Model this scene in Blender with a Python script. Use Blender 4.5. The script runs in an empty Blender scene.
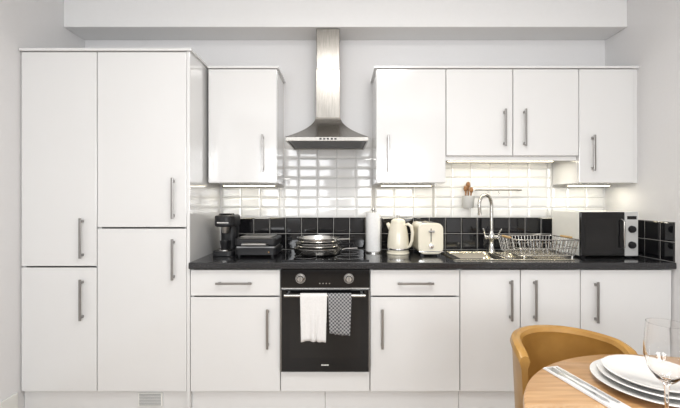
import bpy, bmesh, math, random
from mathutils import Vector, Matrix
random.seed(4)
S = bpy.context.scene
COL = S.collection
GROUPS = {}
FZ = -0.03   # floor level

# ------------------------------------------------------------------ materials
def mat(name, col, rough=0.5, metal=0.0, coat=0.0, trans=0.0, emis=None, estr=0.0,
        nscale=None, nstretch=(1,1,1), namt=0.05, bump=0.0, col2=None, ior=1.45, detail=4, lo=0.35, hi=0.65, crough=0.08):
    m = bpy.data.materials.new(name); m.use_nodes = True
    nt = m.node_tree; b = nt.nodes['Principled BSDF']
    b.inputs['Base Color'].default_value = (*col, 1)
    b.inputs['Roughness'].default_value = rough
    b.inputs['Metallic'].default_value = metal
    b.inputs['Coat Weight'].default_value = coat
    b.inputs['Coat Roughness'].default_value = crough
    b.inputs['Transmission Weight'].default_value = trans
    b.inputs['IOR'].default_value = ior
    if emis:
        b.inputs['Emission Color'].default_value = (*emis, 1)
        b.inputs['Emission Strength'].default_value = estr
    if nscale:
        tc = nt.nodes.new('ShaderNodeTexCoord'); mp = nt.nodes.new('ShaderNodeMapping')
        mp.inputs['Scale'].default_value = nstretch
        no = nt.nodes.new('ShaderNodeTexNoise'); no.inputs['Scale'].default_value = nscale
        no.inputs['Detail'].default_value = detail
        nt.links.new(tc.outputs['Object'], mp.inputs[0]); nt.links.new(mp.outputs[0], no.inputs['Vector'])
        rp = nt.nodes.new('ShaderNodeValToRGB')
        c2 = col2 if col2 else tuple(max(0, c*(1-namt)) for c in col)
        rp.color_ramp.elements[0].position = lo; rp.color_ramp.elements[1].position = hi
        rp.color_ramp.elements[0].color = (*c2, 1); rp.color_ramp.elements[1].color = (*col, 1)
        nt.links.new(no.outputs['Fac'], rp.inputs[0]); nt.links.new(rp.outputs[0], b.inputs['Base Color'])
        if bump:
            bp = nt.nodes.new('ShaderNodeBump'); bp.inputs['Strength'].default_value = bump
            bp.inputs['Distance'].default_value = 0.002
            nt.links.new(no.outputs['Fac'], bp.inputs['Height']); nt.links.new(bp.outputs[0], b.inputs['Normal'])
    return m

M = {}
M['wall'] = mat('wall_paint', (0.77,0.765,0.767), 0.7, nscale=60, namt=0.01, bump=0.05)
M['ceil'] = mat('ceiling_paint', (0.86,0.86,0.86), 0.8, nscale=40, namt=0.01)
M['beam'] = mat('beam_paint', (0.80,0.80,0.80), 0.7, nscale=40, namt=0.01)
M['floor'] = mat('floor_wood', (0.50,0.42,0.34), 0.4, nscale=3, nstretch=(1,12,1), col2=(0.40,0.33,0.26))
M['cab'] = mat('cabinet_gloss', (0.75,0.749,0.745), 0.16, coat=1.0, nscale=1.2, namt=0.012, crough=0.06)
M['carc'] = mat('carcass_board', (0.68,0.68,0.67), 0.45, nscale=30, namt=0.02)
M['steel'] = mat('brushed_steel', (0.56,0.55,0.53), 0.27, 1.0, nscale=8, nstretch=(1,1,30), namt=0.15)
M['steelh'] = mat('brushed_steel_hood', (0.38,0.365,0.34), 0.27, 1.0, nscale=10, nstretch=(20,20,1), namt=0.2)
M['steeld'] = mat('handle_steel', (0.36,0.35,0.34), 0.3, 1.0, nscale=30, namt=0.05)
M['chrome'] = mat('chrome', (0.72,0.72,0.72), 0.06, 1.0, nscale=30, namt=0.02)
M['pan'] = mat('polished_pan_steel', (0.74,0.73,0.71), 0.2, 1.0, nscale=6, nstretch=(1,1,20), namt=0.06)
M['sink'] = mat('sink_steel', (0.78,0.74,0.63), 0.17, 1.0, nscale=20, namt=0.08)
M['top'] = mat('worktop_dark_laminate', (0.075,0.075,0.078), 0.16, coat=0.4, nscale=140, col2=(0.02,0.02,0.022), detail=3, lo=0.48, hi=0.75)
M['black'] = mat('black_plastic', (0.018,0.018,0.02), 0.35, nscale=40, namt=0.2)
M['gloss'] = mat('black_glass', (0.006,0.006,0.007), 0.05, coat=0.2, nscale=4, namt=0.1)
M['ovenwin'] = mat('oven_window_glass', (0.012,0.011,0.011), 0.07, coat=0.2, nscale=4, namt=0.3)
M['tilew'] = mat('white_tile_glaze', (0.79,0.79,0.785), 0.05, coat=0.6, nscale=6, namt=0.03)
M['tileb'] = mat('black_tile_glaze', (0.012,0.012,0.014), 0.06, coat=0.5, nscale=6, namt=0.3)
M['grout'] = mat('grout', (0.52,0.51,0.49), 0.8, nscale=90, namt=0.1)
M['cream'] = mat('cream_enamel', (0.79,0.745,0.62), 0.2, coat=0.5, nscale=5, namt=0.02)
M['white'] = mat('white_plastic', (0.80,0.80,0.77), 0.3, nscale=20, namt=0.02)
M['silver'] = mat('silver_plastic', (0.55,0.55,0.54), 0.3, nscale=20, namt=0.02)
M['paper'] = mat('paper', (0.82,0.82,0.81), 0.9, nscale=70, namt=0.04, bump=0.2)
M['porc'] = mat('porcelain', (0.82,0.81,0.79), 0.12, coat=0.4, nscale=8, namt=0.02)
M['cloth'] = mat('white_cotton', (0.78,0.77,0.76), 0.95, nscale=160, namt=0.08, bump=0.3)
M['tan'] = mat('tan_leather', (0.50,0.29,0.085), 0.34, coat=0.2, nscale=9, col2=(0.41,0.225,0.06), bump=0.12)
M['oak'] = mat('oak_table', (0.60,0.36,0.17), 0.3, coat=0.3, nscale=3, nstretch=(2,22,2), col2=(0.47,0.26,0.11))
M['wood'] = mat('beech_wood', (0.62,0.42,0.20), 0.5, nscale=8, nstretch=(2,2,12), namt=0.2)
M['dwood'] = mat('olive_wood', (0.30,0.15,0.06), 0.5, nscale=8, nstretch=(2,2,12), namt=0.3)
M['grey'] = mat('grey_plastic', (0.45,0.45,0.45), 0.4, nscale=30, namt=0.05)
M['dgrey'] = mat('hood_filter', (0.16,0.16,0.16), 0.4, 0.6, nscale=30, namt=0.05)
M['bulb'] = mat('lamp_diffuser', (1,0.95,0.8), 0.4, emis=(1,0.9,0.65), estr=7)
M['glass'] = mat('clear_glass', (1,1,1), 0.0, trans=1.0, ior=1.45)
m = mat('checked_cotton', (0.5,0.5,0.5), 0.95); nt = m.node_tree
tc = nt.nodes.new('ShaderNodeTexCoord'); ck = nt.nodes.new('ShaderNodeTexChecker'); ck.inputs['Scale'].default_value = 90
mp = nt.nodes.new('ShaderNodeMapping'); mp.inputs['Scale'].default_value=(1,0.001,1); mp.inputs['Location'].default_value=(0,0.0001,0)
ck.inputs['Color1'].default_value = (0.10,0.10,0.11,1); ck.inputs['Color2'].default_value = (0.38,0.38,0.38,1)
nt.links.new(tc.outputs['Object'], mp.inputs[0]); nt.links.new(mp.outputs[0], ck.inputs['Vector']); nt.links.new(ck.outputs[0], nt.nodes['Principled BSDF'].inputs['Base Color'])
M['check'] = m

# ------------------------------------------------------------------ helpers
def group(name):
    e = bpy.data.objects.new(name, None); COL.objects.link(e); e.empty_display_size = 0.05
    GROUPS[e.name] = e; return e

def finish(bm, name, mt, parent=None, smooth=False, bevel=0, bseg=2):
    me = bpy.data.meshes.new(name)
    bmesh.ops.recalc_face_normals(bm, faces=bm.faces[:])
    if smooth:
        for f in bm.faces: f.smooth = True
    bm.to_mesh(me); bm.free()
    xs=[v.co for v in me.vertices]
    c = Vector([(min(v[i] for v in xs)+max(v[i] for v in xs))/2 for i in range(3)])
    me.transform(Matrix.Translation(-c))
    o = bpy.data.objects.new(name, me); o.location = c; COL.objects.link(o)
    for k in (mt if isinstance(mt,(list,tuple)) else [mt]): me.materials.append(M[k])
    if bevel:
        md = o.modifiers.new('bevel','BEVEL'); md.width = bevel; md.segments = bseg; md.limit_method='ANGLE'
    if smooth:
        try: me.set_sharp_from_angle(angle=math.radians(40))
        except Exception: pass
    if parent: o.parent = parent
    return o

def add_box(bm, x0,x1,y0,y1,z0,z1, mi=0):
    vs=[bm.verts.new(p) for p in ((x0,y0,z0),(x1,y0,z0),(x1,y1,z0),(x0,y1,z0),(x0,y0,z1),(x1,y0,z1),(x1,y1,z1),(x0,y1,z1))]
    for q in ((0,1,2,3),(4,5,6,7),(0,1,5,4),(1,2,6,5),(2,3,7,6),(3,0,4,7)):
        f=bm.faces.new([vs[i] for i in q]); f.material_index=mi
def box(name,x0,x1,y0,y1,z0,z1,mt,parent=None,bevel=0,bseg=2):
    bm=bmesh.new(); add_box(bm,x0,x1,y0,y1,z0,z1); return finish(bm,name,mt,parent,False,bevel,bseg)
def boxes(name,lst,mt,parent=None,bevel=0):
    bm=bmesh.new()
    for b in lst: add_box(bm,*b)
    return finish(bm,name,mt,parent,False,bevel)

def add_tube(bm, pts, r, seg=10, closed=False, mi=0, cap=True):
    pts=[Vector(p) for p in pts]; n=len(pts)
    rs = r if isinstance(r,(list,tuple)) else [r]*n
    rings=[]; prev=None
    for i,p in enumerate(pts):
        if closed: t=(pts[(i+1)%n]-pts[i-1]).normalized()
        else:
            a=pts[max(0,i-1)]; b=pts[min(n-1,i+1)]; t=(b-a).normalized()
        if prev is None:
            up=Vector((0,0,1)) if abs(t.z)<0.9 else Vector((1,0,0))
            u=t.cross(up).normalized()
        else:
            u=(prev-t*prev.dot(t)).normalized()
        prev=u; v=t.cross(u)
        rings.append([bm.verts.new(p+(u*math.cos(2*math.pi*k/seg)+v*math.sin(2*math.pi*k/seg))*rs[i]) for k in range(seg)])
    m=n if closed else n-1
    for i in range(m):
        a=rings[i]; b=rings[(i+1)%n]
        for k in range(seg):
            f=bm.faces.new((a[k],a[(k+1)%seg],b[(k+1)%seg],b[k])); f.material_index=mi; f.smooth=True
    if cap and not closed:
        bm.faces.new(rings[0]).material_index=mi; bm.faces.new(rings[-1]).material_index=mi
def tube(name,pts,r,mt,parent=None,seg=12,closed=False):
    bm=bmesh.new(); add_tube(bm,pts,r,seg,closed); return finish(bm,name,mt,parent,True)

def lathe(name, prof, c, mt, parent=None, seg=40, axis='Z', sx=1, sy=1):
    bm=bmesh.new(); rings=[]
    for (r,z) in prof:
        if r<1e-6: rings.append([bm.verts.new((0,0,z))])
        else: rings.append([bm.verts.new((r*sx*math.cos(2*math.pi*k/seg), r*sy*math.sin(2*math.pi*k/seg), z)) for k in range(seg)])
    for a,b in zip(rings,rings[1:]):
        for k in range(seg):
            k2=(k+1)%seg
            if len(a)==1 and len(b)==1: break
            if len(a)==1: bm.faces.new((a[0],b[k2],b[k]))
            elif len(b)==1: bm.faces.new((a[k],a[k2],b[0]))
            else: bm.faces.new((a[k],a[k2],b[k2],b[k]))
    mx = Matrix.Translation(c)
    if axis=='Y': mx = mx @ Matrix.Rotation(math.radians(90),4,'X')
    if axis=='X': mx = mx @ Matrix.Rotation(math.radians(90),4,'Y')
    bmesh.ops.transform(bm, matrix=mx, verts=bm.verts[:])
    return finish(bm,name,mt,parent,True)

def prism(name, outline, y0,y1, mt, parent=None, bevel=0, plane='XZ', smooth=False):
    bm=bmesh.new()
    def P(a,b,h): return (a,h,b) if plane=='XZ' else ((a,b,h) if plane=='XY' else (h,a,b))
    A=[bm.verts.new(P(a,b,y0)) for a,b in outline]; B=[bm.verts.new(P(a,b,y1)) for a,b in outline]
    bm.faces.new(A); bm.faces.new(B); n=len(A)
    for i in range(n): bm.faces.new((A[i],A[(i+1)%n],B[(i+1)%n],B[i]))
    return finish(bm,name,mt,parent,smooth,bevel)

# ------------------------------------------------------------------ room
BW=2.95; FR=2.35; UF=2.62
XL=-2.0; XR=2.08; YF=-2.3; CZ=2.9
box('floor', XL-0.1,XR+0.1,YF-0.1,BW+0.1,FZ-0.06,FZ,'floor')
box('ceiling', XL-0.1,XR+0.1,YF-0.1,BW+0.1,CZ,CZ+0.06,'ceil')
box('wall_back', XL-0.1,XR+0.1,BW,BW+0.1,FZ,CZ,'wall')
box('wall_left', XL-0.1,XL,YF,BW,FZ,CZ,'wall')
box('wall_right', XR,XR+0.1,YF,BW,FZ,CZ,'wall')
wz0,wz1=0.95,2.35
wins=[(-1.65,-0.25),(0.3,1.7)]  # unseen windows behind the camera, added for light and reflections
boxes('wall_front',[(XL,XR,YF-0.1,YF,FZ,wz0),(XL,XR,YF-0.1,YF,wz1,CZ),(XL,wins[0][0],YF-0.1,YF,wz0,wz1),
      (wins[0][1],wins[1][0],YF-0.1,YF,wz0,wz1),(wins[1][1],XR,YF-0.1,YF,wz0,wz1)],'wall')
for i,(a,b) in enumerate(wins):
    g=group('window_%d'%(i+1)); t=0.05; mid=(a+b)/2
    boxes('frame',[(a,b,YF-0.08,YF-0.03,wz0,wz0+t),(a,b,YF-0.08,YF-0.03,wz1-t,wz1),(a,a+t,YF-0.08,YF-0.03,wz0+t,wz1-t),
        (b-t,b,YF-0.08,YF-0.03,wz0+t,wz1-t),(mid-0.02,mid+0.02,YF-0.08,YF-0.03,wz0+t,wz1-t)],'white',g,0.004)
box('trim_beam', XL,XR,2.72,BW,2.559,CZ,'beam',bevel=0.004)
box('baseboard_right', XR-0.015,XR,YF,FR-0.03,FZ,0.12,'white',bevel=0.004)
box('baseboard_left', XL,XL+0.015,YF,FR-0.03,FZ,0.12,'white',bevel=0.004)

# ------------------------------------------------------------------ tiles
def tile_field(name, rects, mats, origin, side=None, th=0.008):
    bm=bmesh.new(); g=0.003
    for (u0,u1,v0,v1,mi,pu,pv,ov,bv) in rects:
        i=math.floor((u0-origin)/pu+1e-6)
        while origin+i*pu<u1-1e-6:
            j=0
            while ov+j*pv<v1-1e-6:
                a=max(u0,origin+i*pu)+g/2; b=min(u1,origin+(i+1)*pu)-g/2
                c=max(v0,ov+j*pv)+g/2; d=min(v1,ov+(j+1)*pv)-g/2
                if b-a>0.03 and d-c>0.025:
                    def P(u,v,h): return (u,BW-h,v) if side is None else (XR-h,u,v)
                    L=[]
                    tilt=random.uniform(-0.0005,0.0005); tilt2=random.uniform(-0.0005,0.0005)
                    for ins,h in ((0,0),(0,th*0.45),(bv,th)):
                        q=[(a+ins,c+ins),(b-ins,c+ins),(b-ins,d-ins),(a+ins,d-ins)]
                        hh=[h]*4
                        if ins: hh=[h-tilt-tilt2,h+tilt-tilt2,h+tilt+tilt2,h-tilt+tilt2]
                        L.append([bm.verts.new(P(x,y,z)) for (x,y),z in zip(q,hh)])
                    for A,B in zip(L,L[1:]):
                        for k in range(4):
                            f=bm.faces.new((A[k],A[(k+1)%4],B[(k+1)%4],B[k])); f.material_index=mi
                    f=bm.faces.new(L[-1]); f.material_index=mi
                j+=1
            i+=1
        if side is None: add_box(bm,u0,u1,BW-0.003,BW-0.0002,v0,v1,2)
        else: add_box(bm,XR-0.003,XR-0.0002,u0,u1,v0,v1,2)
    return finish(bm,name,mats)
TX0=-0.925
CT=0.92
K=(0,0.15,0.0775,1.17,0.013); KB=(1,0.125,0.125,CT,0.008)
tile_field('wall_tiles',[(TX0,XR-0.01,CT+0.001,1.17)+KB,(TX0,-0.44,1.17,1.42)+K,(-0.44,0.252,1.17,1.79)+K,
    (0.252,0.74,1.17,1.42)+K,(0.74,1.664,1.17,1.61)+K,(1.664,XR-0.01,1.17,1.42)+K],['tilew','tileb','grout'],TX0)
tile_field('wall_tiles',[(2.33,BW-0.012,CT+0.001,1.17)+KB],['tilew','tileb','grout'],BW-0.012-0.125*5,side='R')

# ------------------------------------------------------------------ handles / cabinets
def handle_v(g,x,y,z0,z1):
    bm=bmesh.new()
    add_box(bm,x-0.007,x+0.007,y-0.034,y-0.025,z0,z1)
    for z in (z0+0.012,z1-0.028): add_box(bm,x-0.0065,x+0.0065,y-0.025,y-0.0002,z,z+0.016)
    return finish(bm,'handle','steeld',g,False,0.002)
def handle_h(g,x0,x1,y,z):
    bm=bmesh.new()
    add_box(bm,x0,x1,y-0.034,y-0.025,z-0.0065,z+0.0065)
    for x in (x0+0.012,x1-0.028): add_box(bm,x,x+0.016,y-0.025,y-0.0002,z-0.006,z+0.006)
    return finish(bm,'handle','steeld',g,False,0.002)
def carcass(g,x0,x1,y0,y1,z0,z1,top=True,back=True,mt='carc'):
    t=0.018
    L=[(x0,x0+t,y0,y1,z0,z1),(x1-t,x1,y0,y1,z0,z1),(x0+t,x1-t,y0,y1,z0,z0+t)]
    if top: L.append((x0+t,x1-t,y0,y1,z1-t,z1))
    if back: L.append((x0+t,x1-t,y1-0.008,y1,z0+t,z1-(t if top else 0)))
    return boxes('carcass',L,mt,g)
def door(g,x0,x1,y,z0,z1,name='door'):
    e=0.0025
    return box(name,x0+e,x1-e,y,y+0.02,z0+e,z1-e,'cab',g,0.003,2)

T0,T1,T2=-1.995,-1.519,-0.9375
g=group('tall_cabinet')
carcass(g,T0,T1-0.0005,FR+0.021,BW-0.002,0.107,2.235)
door(g,T0,T1,FR,0.891,2.235); door(g,T0,T1,FR,0.1075,0.887)
handle_v(g,-1.606,FR,0.945,1.195); handle_v(g,-1.606,FR,0.56,0.815)
g=group('tall_cabinet')
carcass(g,T1+0.0005,T2-0.022,FR+0.021,BW-0.002,0.107,2.235)
door(g,T1,T2-0.02,FR,1.1345,2.235); door(g,T1,T2-0.02,FR,0.1075,1.1305)
box('side_panel',T2-0.02,T2,FR-0.002,BW-0.002,FZ+0.0005,2.235,'cab',g,0.002)
handle_v(g,-1.0375,FR,1.19,1.445); handle_v(g,-1.0375,FR,0.81,1.065)
box('trim_cornice',T0,T2+0.012,FR-0.015,BW-0.002,2.2355,2.253,'cab',bevel=0.003)

def wallcab(x0,x1,z0,doors):
    g=group('wall_cabinet')
    carcass(g,x0+0.0005,x1-0.0005,UF+0.021,BW-0.002,z0,2.222,mt='cab')
    for (a,b,hx,h0,h1) in doors:
        door(g,a,b,UF,z0,2.222); handle_v(g,hx,UF,h0,h1)
    return g
wallcab(-0.92,-0.439,1.426,[(-0.92,-0.439,-0.5366,1.503,1.76)])
wallcab(0.251,0.739,1.426,[(0.251,0.739,0.3345,1.503,1.757)])
wallcab(0.739,1.6655,1.6145,[(0.739,1.2056,1.143,1.68,1.937),(1.2056,1.6655,1.282,1.68,1.937)])
wallcab(1.6655,2.049,1.426,[(1.6655,2.049,1.756,1.508,1.757)])
box('trim_filler',2.05,XR-0.001,UF+0.01,UF+0.03,1.426,2.222,'cab')
box('trim_cornice',-0.92,-0.427,UF-0.012,BW-0.002,2.2225,2.238,'cab',bevel=0.002)
box('trim_cornice',0.239,XR-0.001,UF-0.012,BW-0.002,2.2225,2.238,'cab',bevel=0.002)
box('trim_pelmet',0.741,1.664,UF+0.024,UF+0.04,1.584,1.614,'cab',bevel=0.002)

CB=0.879
def basecab(x0,x1,fronts,top=False):
    g=group('base_cabinet')
    carcass(g,x0+0.0005,x1-0.0005,FR+0.021,BW-0.012,0.107,CB-0.001,top=top)
    for f in fronts:
        if f[0]=='door': door(g,f[1],f[2],FR,f[3],f[4])
        if f[0]=='drawer': door(g,f[1],f[2],FR,f[3],f[4],'drawer_front')
        if f[0]=='hv': handle_v(g,f[1],FR,f[2],f[3])
        if f[0]=='hh': handle_h(g,f[1],f[2],FR,f[3])
    return g
A0,A1,A2,A3,A4,A5,A6=-0.9370,-0.372,0.1875,0.75,1.128,1.503,2.055
basecab(A0,A1,[('drawer',A0,A1,0.706,0.873),('door',A0,A1,0.1075,0.702),('hh',-0.77,-0.545,0.79),('hv',-0.45,0.385,0.632)])
basecab(A2,A3,[('drawer',A2,A3,0.706,0.873),('door',A2,A3,0.1075,0.702),('hh',0.356,0.581,0.79),('hv',0.2625,0.385,0.632)])
basecab(A3,A5,[('door',A3,A4,0.1075,0.873),('door',A4,A5,0.1075,0.873),('hv',1.0625,0.558,0.812),('hv',1.2125,0.558,0.812)])
basecab(A5,A6,[('door',A5,A6+0.02,0.1075,0.873),('hv',1.594,0.546,0.80)])
for a,b in ((XL+0.003,T2-0.021),(T2+0.001,-0.095),(-0.093,0.75),(0.752,XR-0.002)):
    box('trim_plinth',a,b,FR+0.03,FR+0.048,FZ+0.001,0.1055,'cab',bevel=0.001)
g=group('vent_grille')
box('frame',-1.275,-1.12,FR+0.022,FR+0.0295,0.005,0.091,'white',g,0.002)
boxes('slats',[(-1.265,-1.13,FR+0.0185,FR+0.0225,0.013+0.0095*i,0.0175+0.0095*i) for i in range(8)],'grey',g)

# ------------------------------------------------------------------ worktop and sink
SX0,SX1,SY0,SY1=0.735,1.50,2.40,2.86
hx0,hx1,hy0,hy1=0.765,1.265,2.425,2.80
def plate_with_holes(bm,xb,yb,holes,z0,z1):
    V={}
    def v(i,j,k):
        if (i,j,k) not in V: V[(i,j,k)]=bm.verts.new((xb[i],yb[j],(z0,z1)[k]))
        return V[(i,j,k)]
    nx,ny=len(xb)-1,len(yb)-1
    solid=lambda i,j: 0<=i<nx and 0<=j<ny and (i,j) not in holes
    for i in range(nx):
        for j in range(ny):
            if not solid(i,j): continue
            for k in (0,1): bm.faces.new((v(i,j,k),v(i+1,j,k),v(i+1,j+1,k),v(i,j+1,k)))
            if not solid(i-1,j): bm.faces.new((v(i,j,0),v(i,j+1,0),v(i,j+1,1),v(i,j,1)))
            if not solid(i+1,j): bm.faces.new((v(i+1,j,0),v(i+1,j+1,0),v(i+1,j+1,1),v(i+1,j,1)))
            if not solid(i,j-1): bm.faces.new((v(i,j,0),v(i+1,j,0),v(i+1,j,1),v(i,j,1)))
            if not solid(i,j+1): bm.faces.new((v(i,j+1,0),v(i+1,j+1,0),v(i+1,j+1,1),v(i,j+1,1)))
bm=bmesh.new()
plate_with_holes(bm,[T2+0.001,hx0,hx1,XR-0.0005],[2.32,hy0,hy1,BW-0.0005],{(1,1)},0.88,CT)
finish(bm,'kitchen_worktop','top',None,False,0.006,3)

g=group('kitchen_sink')
b1=(0.785,1.085); b2=(1.115,1.25); by=(2.445,2.78); by2=(2.50,2.74)
bm=bmesh.new()
plate_with_holes(bm,[SX0,b1[0],b1[1],b2[0],b2[1],SX1],[SY0,by[0],by2[0],by2[1],by[1],SY1],{(1,1),(1,2),(1,3),(3,2)},CT+0.0006,CT+0.007)
finish(bm,'rim','sink',g,False,0.002)
def bowl(x0,x1,y0,y1,dz):
    bm=bmesh.new(); add_box(bm,x0,x1,y0,y1,CT-dz,CT+0.003)
    tf=[f for f in bm.faces if f.calc_center_median().z>CT]; bmesh.ops.delete(bm,geom=tf,context='FACES')
    es=[e for e in bm.edges if not (e.verts[0].co.z>CT and e.verts[1].co.z>CT)]
    bmesh.ops.bevel(bm,geom=es,offset=0.035,segments=4,affect='EDGES',profile=0.5)
    o=finish(bm,'bowl','sink',g,True)
    md=o.modifiers.new('s','SOLIDIFY'); md.thickness=0.0015; md.offset=0
bowl(b1[0],b1[1],by[0],by[1],0.16); bowl(b2[0],b2[1],by2[0],by2[1],0.10)
lathe('drain',[(0,0.002),(0.03,0.002),(0.035,0.0),(0.035,-0.004),(0,-0.004)],(0.935,2.62,CT-0.155),'chrome',g,24)
boxes('drainer_ribs',[(1.29,1.475,2.46+0.035*i,2.467+0.035*i,CT+0.0072,CT+0.0092) for i in range(10)],'sink',g,0.001)

g=group('kitchen_faucet')
fx,fy,fz=1.14,2.83,CT+0.007
lathe('base',[(0,0),(0.028,0),(0.028,0.008),(0.021,0.018),(0.019,0.075),(0.023,0.085),(0.023,0.12),(0.015,0.135),(0.012,0.15),(0,0.15)],(fx,fy,fz+0.0005),'chrome',g,24)
dirv=Vector((-0.80,-0.60,0)).normalized(); R=0.08; zc=1.265
pts=[Vector((fx,fy,fz+0.14)),Vector((fx,fy,1.15)),Vector((fx,fy,1.21))]
for k in range(0,15):
    a=math.pi*k/14*1.08
    pts.append(Vector((fx,fy,zc))+dirv*(R-R*math.cos(a))+Vector((0,0,R*math.sin(a))))
pts.append(pts[-1]+(pts[-1]-pts[-2]).normalized()*0.03)
tube('spout',pts,0.0125,'steel',g,14)
tube('nozzle',[pts[-1],pts[-1]+(pts[-1]-pts[-2]).normalized()*0.018],0.015,'chrome',g,14)
for s in (-1,1):
    tube('valve',[(fx+s*0.015,fy,fz+0.10),(fx+s*0.055,fy,fz+0.10)],[0.013,0.015],'chrome',g,14)
    tube('lever',[(fx+s*0.045,fy,fz+0.105),(fx+s*0.062,fy-0.015,fz+0.15),(fx+s*0.07,fy-0.02,fz+0.165)],[0.006,0.005,0.006],'chrome',g,10)

# ------------------------------------------------------------------ oven
g=group('built_in_oven')
ox0,ox1=A1+0.004,A2-0.004; OZ0,OZ1=0.243,0.876
box('body',ox0+0.012,ox1-0.012,FR+0.002,BW-0.06,OZ0+0.01,OZ1-0.002,'black',g)
box('control_panel',ox0,ox1,FR-0.018,FR+0.002,0.762,OZ1,'gloss',g,0.003)
box('door_glass',ox0,ox1,FR-0.026,FR+0.0015,OZ0,0.754,'gloss',g,0.004)
box('door_window',ox0+0.055,ox1-0.055,FR-0.0275,FR-0.0262,0.33,0.69,'ovenwin',g,0.0005)
boxes('vent_trim',[(ox0,ox1,FR-0.01,FR+0.001,0.7545,0.7615)],'steel',g)
boxes('door_trim',[(ox0-0.0005,ox0+0.006,FR-0.0272,FR-0.0262,OZ0+0.004,0.75),(ox1-0.006,ox1+0.0005,FR-0.0272,FR-0.0262,OZ0+0.004,0.75)],'steeld',g)
hy=FR-0.075; hz=0.728
tube('door_handle',[(ox0+0.03,hy,hz),(ox1-0.03,hy,hz)],0.0095,'steel',g,16)
for x in (ox0+0.05,ox1-0.05): box('handle_post',x-0.008,x+0.008,hy+0.003,FR-0.0262,hz-0.007,hz+0.007,'steel',g,0.002)
for x in (-0.245,0.055):
    lathe('knob_ring',[(0.027,0.0),(0.031,0.0),(0.031,0.003),(0.027,0.003),(0.027,0.0)],(x,FR-0.018,0.82),'steeld',g,32,'Y')
    lathe('knob',[(0,0.0),(0.025,0.0),(0.025,0.004),(0.021,0.006),(0.019,0.028),(0.016,0.031),(0,0.031)],(x,FR-0.018,0.82),'steel',g,28,'Y')
    box('knob_grip',x-0.004,x+0.004,FR-0.058,FR-0.049,0.803,0.837,'steeld',g,0.001)
box('display',-0.135,-0.05,FR-0.0195,FR-0.0181,0.805,0.837,'ovenwin',g)
for x in (-0.125,-0.105,-0.085,-0.065): lathe('button',[(0,0),(0.004,0),(0.004,0.003),(0,0.003)],(x,FR-0.018,0.79),'steel',g,12,'Y')
boxes('badge',[(-0.115+0.012*i,-0.107+0.012*i,FR-0.0268,FR-0.0262,0.283,0.291) for i in range(4)],'white',g)
g=group('oven_base_drawer')
door(g,A1,A2,FR,0.1075,0.238,'drawer_front')
boxes('side_rails',[(A1+0.001,A1+0.017,FR+0.021,BW-0.02,0.107,0.236),(A2-0.017,A2-0.001,FR+0.021,BW-0.02,0.107,0.236),(A1+0.017,A2-0.017,FR+0.021,BW-0.02,0.107,0.122)],'carc',g)

def towel(name,x0,x1,zbot,zback,mt,amp,ph):
    bm=bmesh.new(); nu=28; path=[]
    r=0.0145
    path.append((hy+r+0.006,zback))
    for k in range(1,7): path.append((hy+r+0.003*(1-k/6),zback+(hz-zback)*k/6))
    for k in range(1,8):
        a=math.pi*k/8; path.append((hy+r*math.cos(a),hz+r*math.sin(a)))
    n=14
    for k in range(0,n+1): path.append((hy-r,hz-(hz-zbot)*k/n))
    rows=[]
    for j,(y,z) in enumerate(path):
        row=[]
        down=max(0,(hz-z))/(hz-zbot)
        for i in range(nu+1):
            u=i/nu; x=x0+(x1-x0)*u
            w=amp*down*(math.sin(u*9+ph)+0.5*math.sin(u*19+ph*2))
            xx=x+ (0.012*down*(0.5-u)*2)*math.sin(ph)
            row.append(bm.verts.new((xx, y-abs(w) if y<=hy else y, z+0.006*math.sin(u*3+ph)*down)))
        rows.append(row)
    for a,b in zip(rows,rows[1:]):
        for i in range(nu): bm.faces.new((a[i],a[i+1],b[i+1],b[i]))
    o=finish(bm,name,mt,None,True)
    md=o.modifiers.new('s','SOLIDIFY'); md.thickness=0.003; md.offset=0
    return o
towel('tea_towel',-0.240,-0.078,0.455,0.56,'cloth',0.014,0.6)
towel('tea_towel',-0.072,0.070,0.500,0.60,'check',0.009,2.1)

g=group('ceramic_hob')
box('glass',-0.37,0.185,2.38,2.86,CT+0.0006,CT+0.008,'gloss',g,0.003)
for (x,y,r) in ((-0.23,2.50,0.075),(0.06,2.50,0.09),(-0.23,2.73,0.09),(0.06,2.73,0.075)):
    lathe('cooking_zone',[(r-0.002,0),(r,0),(r,0.0006),(r-0.002,0.0006),(r-0.002,0)],(x,y,CT+0.0082),'grey',g,48)
for i in range(4):
    lathe('touch_dot',[(0,0),(0.005,0),(0.005,0.0006),(0,0.0006)],(-0.15+0.04*i,2.40,CT+0.0082),'grey',g,12)

# stack of stainless saucepans resting on the hob
g=group('saucepan_stack'); sx_,sy_=-0.155,2.66; zz=CT+0.0095
for k,(r,h) in enumerate(((0.172,0.044),(0.158,0.044),(0.144,0.044))):
    lathe('pan',[(0,0),(r*0.86,0),(r*0.93,0.003),(r*0.965,0.010),(r,h-0.004),(r+0.006,h),(r+0.006,h+0.0025),(r-0.003,h+0.001),(r*0.945,0.014),(r*0.88,0.006),(0,0.004)],(sx_,sy_,zz),'pan',g,56)
    a=math.radians((-14,-22,-30)[k]); dx,dy=math.cos(a),math.sin(a)
    tube('handle',[(sx_+dx*(r+0.002),sy_+dy*(r+0.002),zz+h-0.012),(sx_+dx*(r+0.03),sy_+dy*(r+0.03),zz+h-0.004),(sx_+dx*(r+0.11),sy_+dy*(r+0.11),zz+h+0.002)],[0.004,0.006,0.007],'pan' if k!=1 else 'black',g,12)
    zz+=h*0.78

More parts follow.
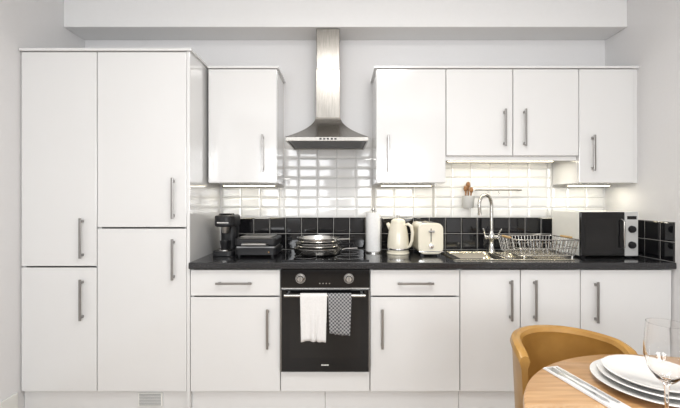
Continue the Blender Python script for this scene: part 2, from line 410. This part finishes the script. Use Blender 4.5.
# ------------------------------------------------------------------ hood
g=group('extractor_hood')
hc=-0.087; hw=0.276; hyF=2.50; hyB=BW-0.012
def ring(bm,hx,y0,z): return [bm.verts.new(p) for p in ((hc-hx,y0,z),(hc+hx,y0,z),(hc+hx,hyB,z),(hc-hx,hyB,z))]
bm=bmesh.new()
cw=0.088; cyF=2.735
prof=[]
for k in range(13):
    t=k/12
    s=(1-t)**1.7
    prof.append((cw+0.003+(hw-cw-0.003)*s, (cyF-0.003)-((cyF-0.003)-hyF)*s, 1.728+(1.905-1.728)*t))
R_=[ring(bm,*p) for p in prof]
for a,b in zip(R_,R_[1:]):
    for k in range(4): bm.faces.new((a[k],a[(k+1)%4],b[(k+1)%4],b[k]))
bm.faces.new(R_[-1]); bm.faces.new(R_[0])
o=finish(bm,'canopy','steelh',g)
for f in o.data.polygons: f.use_smooth = True
o.data.set_sharp_from_angle(angle=math.radians(35))
bm=bmesh.new()
plate_with_holes(bm,[hc-hw,hc-hw+0.012,hc+hw-0.012,hc+hw],[hyF,hyF+0.012,hyB-0.012,hyB],{(1,1)},1.700,1.7275)
finish(bm,'lip','steelh',g,False,0.002)
box('filter_panel',hc-hw+0.0125,hc+hw-0.0125,hyF+0.0125,hyB-0.0125,1.709,1.718,'dgrey',g)
boxes('filter_slats',[(hc-hw+0.03,hc+hw-0.03,hyF+0.04+0.03*i,hyF+0.055+0.03*i,1.704,1.7088) for i in range(12)],'dgrey',g)
boxes('push_buttons',[(hc-0.05+0.025*i,hc-0.036+0.025*i,hyF-0.003,hyF-0.0002,1.709,1.718) for i in range(5)],'black',g)
box('chimney_lower',hc-cw,hc+cw,cyF,hyB,1.9052,2.26,'steelh',g,0.003)
box('chimney_upper',hc-cw+0.004,hc+cw-0.004,cyF+0.004,hyB,2.2602,2.556,'steelh',g,0.003)

# ------------------------------------------------------------------ worktop appliances
Z=CT+0.0005
def rrect(x0,x1,y0,y1,r,n=5):
    out=[]
    for (ax,ay,s) in ((x1-r,y1-r,0),(x0+r,y1-r,90),(x0+r,y0+r,180),(x1-r,y0+r,270)):
        for k in range(n+1):
            a=math.radians(s+90*k/n); out.append((ax+r*math.cos(a),ay+r*math.sin(a)))
    return out
g=group('coffee_machine'); cx,cy=-0.805,2.70
prism('base',rrect(cx-0.075,cx+0.075,cy-0.13,cy+0.12,0.04),Z,Z+0.035,'black',g,0.004,'XY')
prism('column',rrect(cx-0.06,cx+0.06,cy-0.0,cy+0.115,0.04),Z+0.0352,Z+0.20,'black',g,0.004,'XY')
prism('head',rrect(cx-0.07,cx+0.07,cy-0.12,cy+0.12,0.055),Z+0.2002,Z+0.280,'black',g,0.012,'XY')
lathe('lid',[(0,0.014),(0.05,0.012),(0.058,0.0),(0,0)],(cx,cy-0.03,Z+0.2802),'gloss',g,32)
lathe('dispenser',[(0,0),(0.022,0),(0.03,0.045),(0,0.045)],(cx,cy-0.06,Z+0.155),'steeld',g,24)
lathe('drip_tray',[(0,0),(0.05,0),(0.05,0.006),(0,0.006)],(cx,cy-0.07,Z+0.0352),'steel',g,32)
lathe('coffee_cup',[(0,0),(0.025,0),(0.035,0.06),(0.033,0.06),(0.023,0.004),(0,0.004)],(cx,cy-0.07,Z+0.0415),'black',g,24)
box('head_band',cx-0.04,cx+0.04,cy-0.1225,cy-0.118,Z+0.225,Z+0.235,'steel',g,0.001)

g=group('sandwich_press'); x0,x1,y0,y1=-0.715,-0.43,2.53,2.80
for x in (x0+0.03,x1-0.03):
    for y in (y0+0.03,y1-0.03): lathe('foot',[(0,0),(0.012,0),(0.010,0.012),(0,0.012)],(x,y,Z),'black',g,12)
prism('lower_shell',rrect(x0,x1,y0,y1,0.03),Z+0.012,Z+0.062,'black',g,0.006,'XY')
boxes('hot_plates',[(x0+0.015,x1-0.015,y0+0.015,y1-0.015,Z+0.062,Z+0.072)],'grey',g)
prism('upper_shell',rrect(x0,x1,y0,y1,0.03),Z+0.0722,Z+0.130,'black',g,0.014,'XY')
prism('top_plate',rrect(x0+0.03,x1-0.03,y0+0.035,y1-0.035,0.02),Z+0.1302,Z+0.137,'steeld',g,0.002,'XY')
tube('handle',[(x0+0.06,y0,Z+0.085),(x0+0.065,y0-0.035,Z+0.09),(x1-0.065,y0-0.035,Z+0.09),(x1-0.06,y0,Z+0.085)],0.011,'steeld',g,12)
tube('hinge',[(x0+0.05,y1+0.006,Z+0.068),(x1-0.05,y1+0.006,Z+0.068)],0.008,'grey',g,10)
lathe('lamp',[(0,0),(0.005,0),(0.004,0.003),(0,0.003)],(x1-0.05,y0-0.0002,Z+0.035),'tan',g,10,'Y')

g=group('paper_towel_roll'); px_,py_=0.245,2.77
lathe('stand_base',[(0,0),(0.062,0),(0.062,0.008),(0.055,0.012),(0,0.012)],(px_,py_,Z),'steel',g,36)
lathe('roll',[(0.02,0),(0.052,0),(0.053,0.004),(0.053,0.276),(0.052,0.28),(0.02,0.28),(0.02,0)],(px_,py_,Z+0.0125),'paper',g,40)
lathe('rod',[(0,0),(0.006,0),(0.006,0.292),(0.013,0.297),(0.015,0.306),(0.010,0.316),(0,0.318)],(px_,py_,Z+0.0125),'steel',g,20)

g=group('kettle'); kx,ky=0.42,2.72
lathe('power_base',[(0,0),(0.08,0),(0.082,0.006),(0.078,0.016),(0,0.016)],(kx,ky,Z),'cream',g,40)
lathe('body',[(0,0),(0.074,0),(0.078,0.012),(0.078,0.05),(0.072,0.12),(0.060,0.185),(0.053,0.205),(0,0.205)],(kx,ky,Z+0.0165),'cream',g,48)
lathe('steel_band',[(0.0785,0),(0.0795,0.003),(0.0788,0.012),(0.078,0.012),(0.078,0)],(kx,ky,Z+0.03),'chrome',g,48)
lathe('lid',[(0.052,0),(0.052,0.008),(0.045,0.022),(0.02,0.033),(0,0.034),(0,0)],(kx,ky,Z+0.2218),'cream',g,40)
lathe('lid_knob',[(0,0),(0.007,0),(0.007,0.008),(0.014,0.014),(0.012,0.024),(0,0.027)],(kx,ky,Z+0.255),'chrome',g,20)
hd=Vector((0.8,-0.6,0))
tube('handle',[Vector((kx,ky,0))+hd*a+Vector((0,0,Z+b)) for a,b in ((0.05,0.205),(0.08,0.215),(0.105,0.20),(0.115,0.16),(0.110,0.10),(0.095,0.06),(0.074,0.05))],[0.009,0.011,0.012,0.012,0.011,0.010,0.009],'cream',g,12)
tube('spout',[Vector((kx,ky,0))-hd*a+Vector((0,0,Z+b)) for a,b in ((0.045,0.165),(0.068,0.190),(0.088,0.215))],[0.026,0.018,0.012],'cream',g,16)

g=group('toaster'); x0,x1,y0,y1=0.538,0.712,2.58,2.86
boxes('feet',[(x0+0.02,x0+0.04,y0+0.02,y0+0.04,Z,Z+0.012),(x1-0.04,x1-0.02,y0+0.02,y0+0.04,Z,Z+0.012),(x0+0.02,x0+0.04,y1-0.04,y1-0.02,Z,Z+0.012),(x1-0.04,x1-0.02,y1-0.04,y1-0.02,Z,Z+0.012)],'black',g)
TH=0.228
prism('body',rrect(x0,x1,Z+0.012,Z+TH,0.045,7),y0,y1,'cream',g,0.010,'XZ')
boxes('slots',[(x0+0.045,x0+0.068,y0+0.05,y1-0.04,Z+TH-0.0005,Z+TH+0.0015),(x1-0.068,x1-0.045,y0+0.05,y1-0.04,Z+TH-0.0005,Z+TH+0.0015)],'black',g)
boxes('base_band',[(x0+0.004,x1-0.004,y0-0.002,y0+0.001,Z+0.03,Z+0.036)],'chrome',g)
box('lever_track',(x0+x1)/2-0.003,(x0+x1)/2+0.003,y0-0.001,y0+0.002,Z+0.10,Z+0.19,'black',g)
box('lever',(x0+x1)/2-0.02,(x0+x1)/2+0.02,y0-0.025,y0-0.0012,Z+0.165,Z+0.18,'chrome',g,0.004)
lathe('browning_knob',[(0,0),(0.017,0),(0.016,0.014),(0,0.016)],((x0+x1)/2,y0-0.0005,Z+0.07),'chrome',g,24,'Y')
tube('power_cable',[(x0+0.02,y1+0.005,Z+0.03),(x0-0.0,y1+0.03,Z+0.01),(x0-0.02,y1+0.02,Z+0.006),(x0-0.03,y1-0.06,Z+0.004)],0.003,'black',g,8)

g=group('microwave'); x0,x1,y0,y1,z0,z1=1.60,1.985,2.50,2.84,Z+0.012,1.228
boxes('feet',[(a,a+0.03,b,b+0.03,Z,Z+0.0119) for a in (x0+0.02,x1-0.05) for b in (y0+0.03,y1-0.06)],'black',g)
box('body',x0,x1,y0+0.018,y1,z0,z1,'white',g,0.004)
box('door',x0,x0+0.293,y0,y0+0.0178,z0+0.001,z1-0.001,'gloss',g,0.004)
box('door_window',x0+0.03,x0+0.25,y0-0.0012,y0-0.0001,z0+0.045,z1-0.045,'ovenwin',g)
box('control_panel',x0+0.295,x1,y0+0.001,y0+0.0178,z0+0.001,z1-0.001,'silver',g,0.004)
tube('door_handle',[(x0+0.272,y0-0.0002,z0+0.05),(x0+0.272,y0-0.025,z0+0.06),(x0+0.272,y0-0.025,z1-0.06),(x0+0.272,y0-0.0002,z1-0.05)],0.006,'steel',g,10)
for zz in (z0+0.075,z0+0.18):
    lathe('dial',[(0,0),(0.024,0),(0.022,0.014),(0.018,0.018),(0,0.018)],(x0+0.340,y0+0.0008,zz),'black',g,28,'Y')
box('display',x0+0.31,x0+0.372,y0-0.0006,y0+0.0008,z1-0.05,z1-0.028,'ovenwin',g)

g=group('dish_rack'); x0,x1,y0,y1,z0,z1=1.16,1.575,2.45,2.79,CT+0.014,CT+0.125
bm=bmesh.new(); w=0.0025
def loop(z,ins,r): add_tube(bm,[(x,y,z) for x,y in rrect(x0+ins,x1-ins,y0+ins,y1-ins,0.03,4)],r,8,True)
loop(z1,0,0.004); loop(z0+0.006,0.02,0.003); loop((z0+z1)/2,0.01,w)
n=18
for i in range(1,n):
    x=x0+0.02+(x1-x0-0.04)*i/n; xo=x0+(x1-x0)*i/n
    add_tube(bm,[(xo,y0,z1),(x,y0+0.02,z0+0.006),(x,y1-0.02,z0+0.006),(xo,y1,z1)],w,6)
n=11
for i in range(1,n):
    y=y0+0.02+(y1-y0-0.04)*i/n; yo=y0+(y1-y0)*i/n
    add_tube(bm,[(x0,yo,z1),(x0+0.02,y,z0+0.006)],w,6); add_tube(bm,[(x1,yo,z1),(x1-0.02,y,z0+0.006)],w,6)
for i in range(10):
    x=x0+0.07+0.03*i
    add_tube(bm,[(x,y0+0.1,z0+0.006),(x,y0+0.12,z0+0.075),(x,y0+0.14,z0+0.006)],w,6)
finish(bm,'wire_basket','steel',g,True)
for x in (x0,x1):
    tube('handle_grip',[(x,(y0+y1)/2-0.06,z1+0.006),(x,(y0+y1)/2+0.06,z1+0.006)],0.008,'wood',g,12)
for x in (x0+0.05,x1-0.05):
    for y in (y0+0.02,y1-0.02): tube('foot',[(x,y,z0+0.006),(x,y,CT+0.0094 if x<1.5 and y<SY1 else Z)],0.005,'white',g,8)

g=group('utensil_holder'); ux,uy=0.985,2.888
lathe('cup',[(0,0),(0.036,0),(0.042,0.01),(0.046,0.095),(0.043,0.095),(0.039,0.008),(0,0.008)],(ux,uy,1.245),'silver',g,32)
box('wall_bracket',ux-0.02,ux+0.02,uy+0.044,BW-0.0085,1.27,1.33,'chrome',g,0.003)
for dx,dy,h,rr in ((-0.02,0.0,0.17,0.006),(0.004,0.012,0.20,0.006),(0.02,-0.008,0.16,0.006)):
    tube('utensil_stick',[(ux+dx*0.5,uy+dy*0.5,1.254),(ux+dx,uy+dy,1.245+h-0.04)],rr,'dwood',g,8)
    lathe('utensil_head',[(0,0),(0.01,0.004),(0.017,0.022),(0.013,0.042),(0,0.048)],(ux+dx,uy+dy,1.245+h-0.045),'dwood',g,16,sy=0.4)
g=group('wall_rail')
tube('bar',[(1.05,2.90,1.385),(1.40,2.90,1.385)],0.006,'steeld',g,10)
for x in (1.06,1.39):
    tube('mount',[(x,2.90,1.385),(x,BW-0.0085,1.385)],0.007,'steeld',g,10)
for x in (1.14,1.22): tube('hook',[(x,2.90,1.390),(x,2.893,1.385),(x,2.893,1.36),(x,2.885,1.35),(x,2.877,1.36)],0.002,'chrome',g,6)

# ------------------------------------------------------------------ dining table
g=group('dining_table'); tx,ty,TR=1.01,0.82,0.55
lathe('top',[(0,0),(TR-0.03,0),(TR-0.006,0.010),(TR,0.02),(TR-0.003,0.031),(TR-0.010,0.035),(0,0.035)],(tx,ty,0.715),'oak',g,96)
lathe('pedestal',[(0,FZ),(0.20,FZ),(0.21,0.012+FZ),(0.20,0.025+FZ),(0.09,0.04),(0.05,0.10),(0.042,0.30),(0.048,0.55),(0.10,0.68),(0.16,0.7145),(0,0.7145)],(tx,ty,0.0005),'oak',g,48)

g=group('dining_chair'); cx,cy,cr=0.888,1.405,0.206
def shell(name,r0,r1,zb,zt,a0,a1,mt):
    bm=bmesh.new(); N=40; rows=[]
    for i in range(N+1):
        a=math.radians(a0+(a1-a0)*i/N)
        e=min(i,N-i)/N; ease=min(1,e*9)**0.5
        zt_=zt-0.035*(1-ease)
        sec=[(r0,zb),(r0+0.006,zt_-0.05),(r0-0.004,zt_-0.022),(r0+0.002,zt_-0.006),(r0+(r1-r0)*0.5,zt_),(r1+0.002,zt_-0.006),(r1+0.008,zt_-0.022),(r1,zt_-0.05),(r1-0.012,zb)]
        rows.append([bm.verts.new((cx+r*math.cos(a),cy+r*1.12*math.sin(a),z)) for r,z in sec])
    m=len(rows[0])
    for A,B in zip(rows,rows[1:]):
        for k in range(m): bm.faces.new((A[k],A[(k+1)%m],B[(k+1)%m],B[k]))
    bm.faces.new(rows[0]); bm.faces.new(rows[-1])
    return finish(bm,name,mt,g,True,0)
shell('backrest',cr-0.018,cr+0.012,0.42,0.765,-4,184,'tan')
q=cr-0.022
prism('seat',[(cx+ q*math.cos(math.radians(a)), cy+q*1.08*math.sin(math.radians(a))) for a in range(0,181,9)]+
      [(cx-q,cy-0.16),(cx-(q-0.04),cy-0.20),(cx+(q-0.04),cy-0.20),(cx+q,cy-0.16)],0.425,0.475,'tan',g,0.015,'XY')
for a,b in ((-1,-1),(1,-1),(-1,1),(1,1)):
    tube('leg',[(cx+a*0.14,cy+b*0.13-0.01,0.43),(cx+a*0.18,cy+b*0.17-0.01,FZ+0.001)],[0.018,0.011],'oak',g,14)

TT=0.7505
def plate(name,x,y,z,r):
    return lathe(name,[(0,0),(r*0.58,0),(r*0.62,0.003),(r*0.72,0.008),(r*0.97,0.019),(r,0.022),(r*0.995,0.0245),(r*0.96,0.024),(r*0.72,0.013),(r*0.60,0.008),(0,0.007)],(x,y,z),'porc',None,72)
plate('dinner_plate',0.922,1.115,TT,0.152)
plate('dinner_plate',0.928,1.118,TT+0.0115,0.137)
lathe('side_plate',[(0,0),(0.07,0),(0.078,0.003),(0.11,0.012),(0.122,0.0185),(0.123,0.021),(0.118,0.0215),(0.08,0.009),(0,0.007)],(0.928,1.118,TT+0.026),'porc',None,72)

wg=[(0,0),(0.038,0),(0.038,0.0015),(0.010,0.005),(0.0045,0.012),(0.004,0.09),(0.006,0.115),(0.020,0.128),(0.036,0.150),(0.044,0.180),(0.044,0.205),(0.040,0.262),(0.0388,0.262),(0.0428,0.205),(0.0428,0.180),(0.035,0.151),(0.019,0.1295),(0,0.122)]
lathe('wine_glass',wg,(0.782,0.90,TT),'glass',None,56)

p0=Vector((0.702,1.238,0)); p1=Vector((0.755,0.985,0)); d=(p1-p0).normalized(); nrm=Vector((-d.y,d.x,0))
def flat(name,outline,z0,z1,mt,off,bev=0.001,parent=None):
    pts=[]
    for s,t in outline:
        q=p0+d*s+nrm*(t+off); pts.append((q.x,q.y))
    return prism(name,pts,z0,z1,mt,parent,bev,'XY')
g=group('napkin')
flat('fold_lower',[(-0.01,-0.032),(0.25,-0.032),(0.25,0.027),(-0.01,0.027)],TT,TT+0.0025,'cloth',0,0.001,g)
flat('fold_upper',[(-0.008,-0.030),(0.248,-0.030),(0.247,0.023),(-0.009,0.024)],TT+0.0027,TT+0.0052,'cloth',0,0.001,g)
zt=TT+0.0055
knife=[(0.0,-0.001),(0.01,-0.006),(0.06,-0.009),(0.115,-0.008),(0.12,-0.004),(0.21,-0.007),(0.225,-0.004),(0.225,0.004),(0.21,0.006),(0.12,0.004),(0.03,0.004)]
flat('table_knife',knife,zt,zt+0.0025,'chrome',0.010,0.0008)
fork=[(0.0,-0.011),(0.045,-0.011),(0.06,-0.006),(0.075,-0.0025),(0.13,-0.003),(0.205,-0.007),(0.218,0.0),(0.205,0.007),(0.13,0.003),(0.075,0.0025),(0.06,0.006),(0.045,0.011),(0.0,0.011),(0.0,0.008),(0.04,0.008),(0.04,0.005),(0.0,0.005),(0.0,0.0015),(0.04,0.0015),(0.04,-0.0015),(0.0,-0.0015),(0.0,-0.005),(0.04,-0.005),(0.04,-0.008),(0.0,-0.008)]
flat('table_fork',fork,zt,zt+0.002,'chrome',-0.014,0.0005)

# ------------------------------------------------------------------ lights
def area(name,loc,rot,sx,sy,e,col=(1,1,1)):
    l=bpy.data.lights.new(name,'AREA'); l.shape='RECTANGLE'; l.size=sx; l.size_y=sy; l.energy=e; l.color=col
    o=bpy.data.objects.new(name,l); o.location=loc; o.rotation_euler=rot; COL.objects.link(o); return o
for i,(a,b) in enumerate(wins):
    area('window_daylight',((a+b)/2,YF+0.01,(wz0+wz1)/2),(math.radians(90),0,0),1.3,1.3,(37,47)[i],(0.97,0.985,1.0))  # fill lamps added inside the unseen openings, standing in for daylight
area('ceiling_light',(0.2,0.9,CZ-0.03),(0,0,0),1.2,0.7,32,(1,0.98,0.95))  # unseen fill lamp added below the ceiling to brighten the room, no fixture
for (x0,x1,z) in ((0.80,1.60,1.608),(0.30,0.69,1.424),(1.70,2.02,1.424),(-0.88,-0.48,1.424)):
    g=group('under_cabinet_lamp')
    zz=z-0.002
    box('housing',x0,x1,2.80,2.83,zz-0.010,zz,'white',g,0.001)
    box('diffuser',x0+0.01,x1-0.01,2.804,2.826,zz-0.0125,zz-0.0101,'bulb',g)
area('strip_glow',(1.2,2.76,1.585),(0,0,0),0.8,0.03,1.3,(1,0.94,0.80))
area('strip_glow',(0.495,2.76,1.405),(0,0,0),0.4,0.03,0.7,(1,0.94,0.80))
area('strip_glow',(1.86,2.76,1.405),(0,0,0),0.3,0.03,0.45,(1,0.94,0.80))
area('strip_glow',(-0.68,2.76,1.405),(0,0,0),0.4,0.03,0.4,(1,0.95,0.86))

w=bpy.data.worlds.new('world'); S.world=w; w.use_nodes=True
bg=w.node_tree.nodes['Background']; bg.inputs[0].default_value=(0.9,0.95,1.0,1); bg.inputs[1].default_value=1.5
S.view_settings.view_transform='Standard'
S.view_settings.exposure=0.03
S.view_settings.gamma=0.92

for e in list(GROUPS.values()):
    ch=[o for o in COL.objects if o.parent==e]
    if not ch: continue
    c=Vector((0,0,0)); zs=[]
    for o in ch:
        c+=o.location; zs.append(o.location.z-o.dimensions.z/2 if o.dimensions.z else o.location.z)
    c/=len(ch); c.z=min(zs)
    e.location=c
    for o in ch: o.matrix_parent_inverse=Matrix.Translation(-c)

cam=bpy.data.cameras.new('camera'); co=bpy.data.objects.new('camera',cam); COL.objects.link(co)
co.location=(0,0,1.3075); co.rotation_euler=(math.radians(90),0,0)
cam.sensor_width=36; cam.lens=36*376/680; cam.shift_y=-0.006; cam.clip_start=0.05
S.camera=co
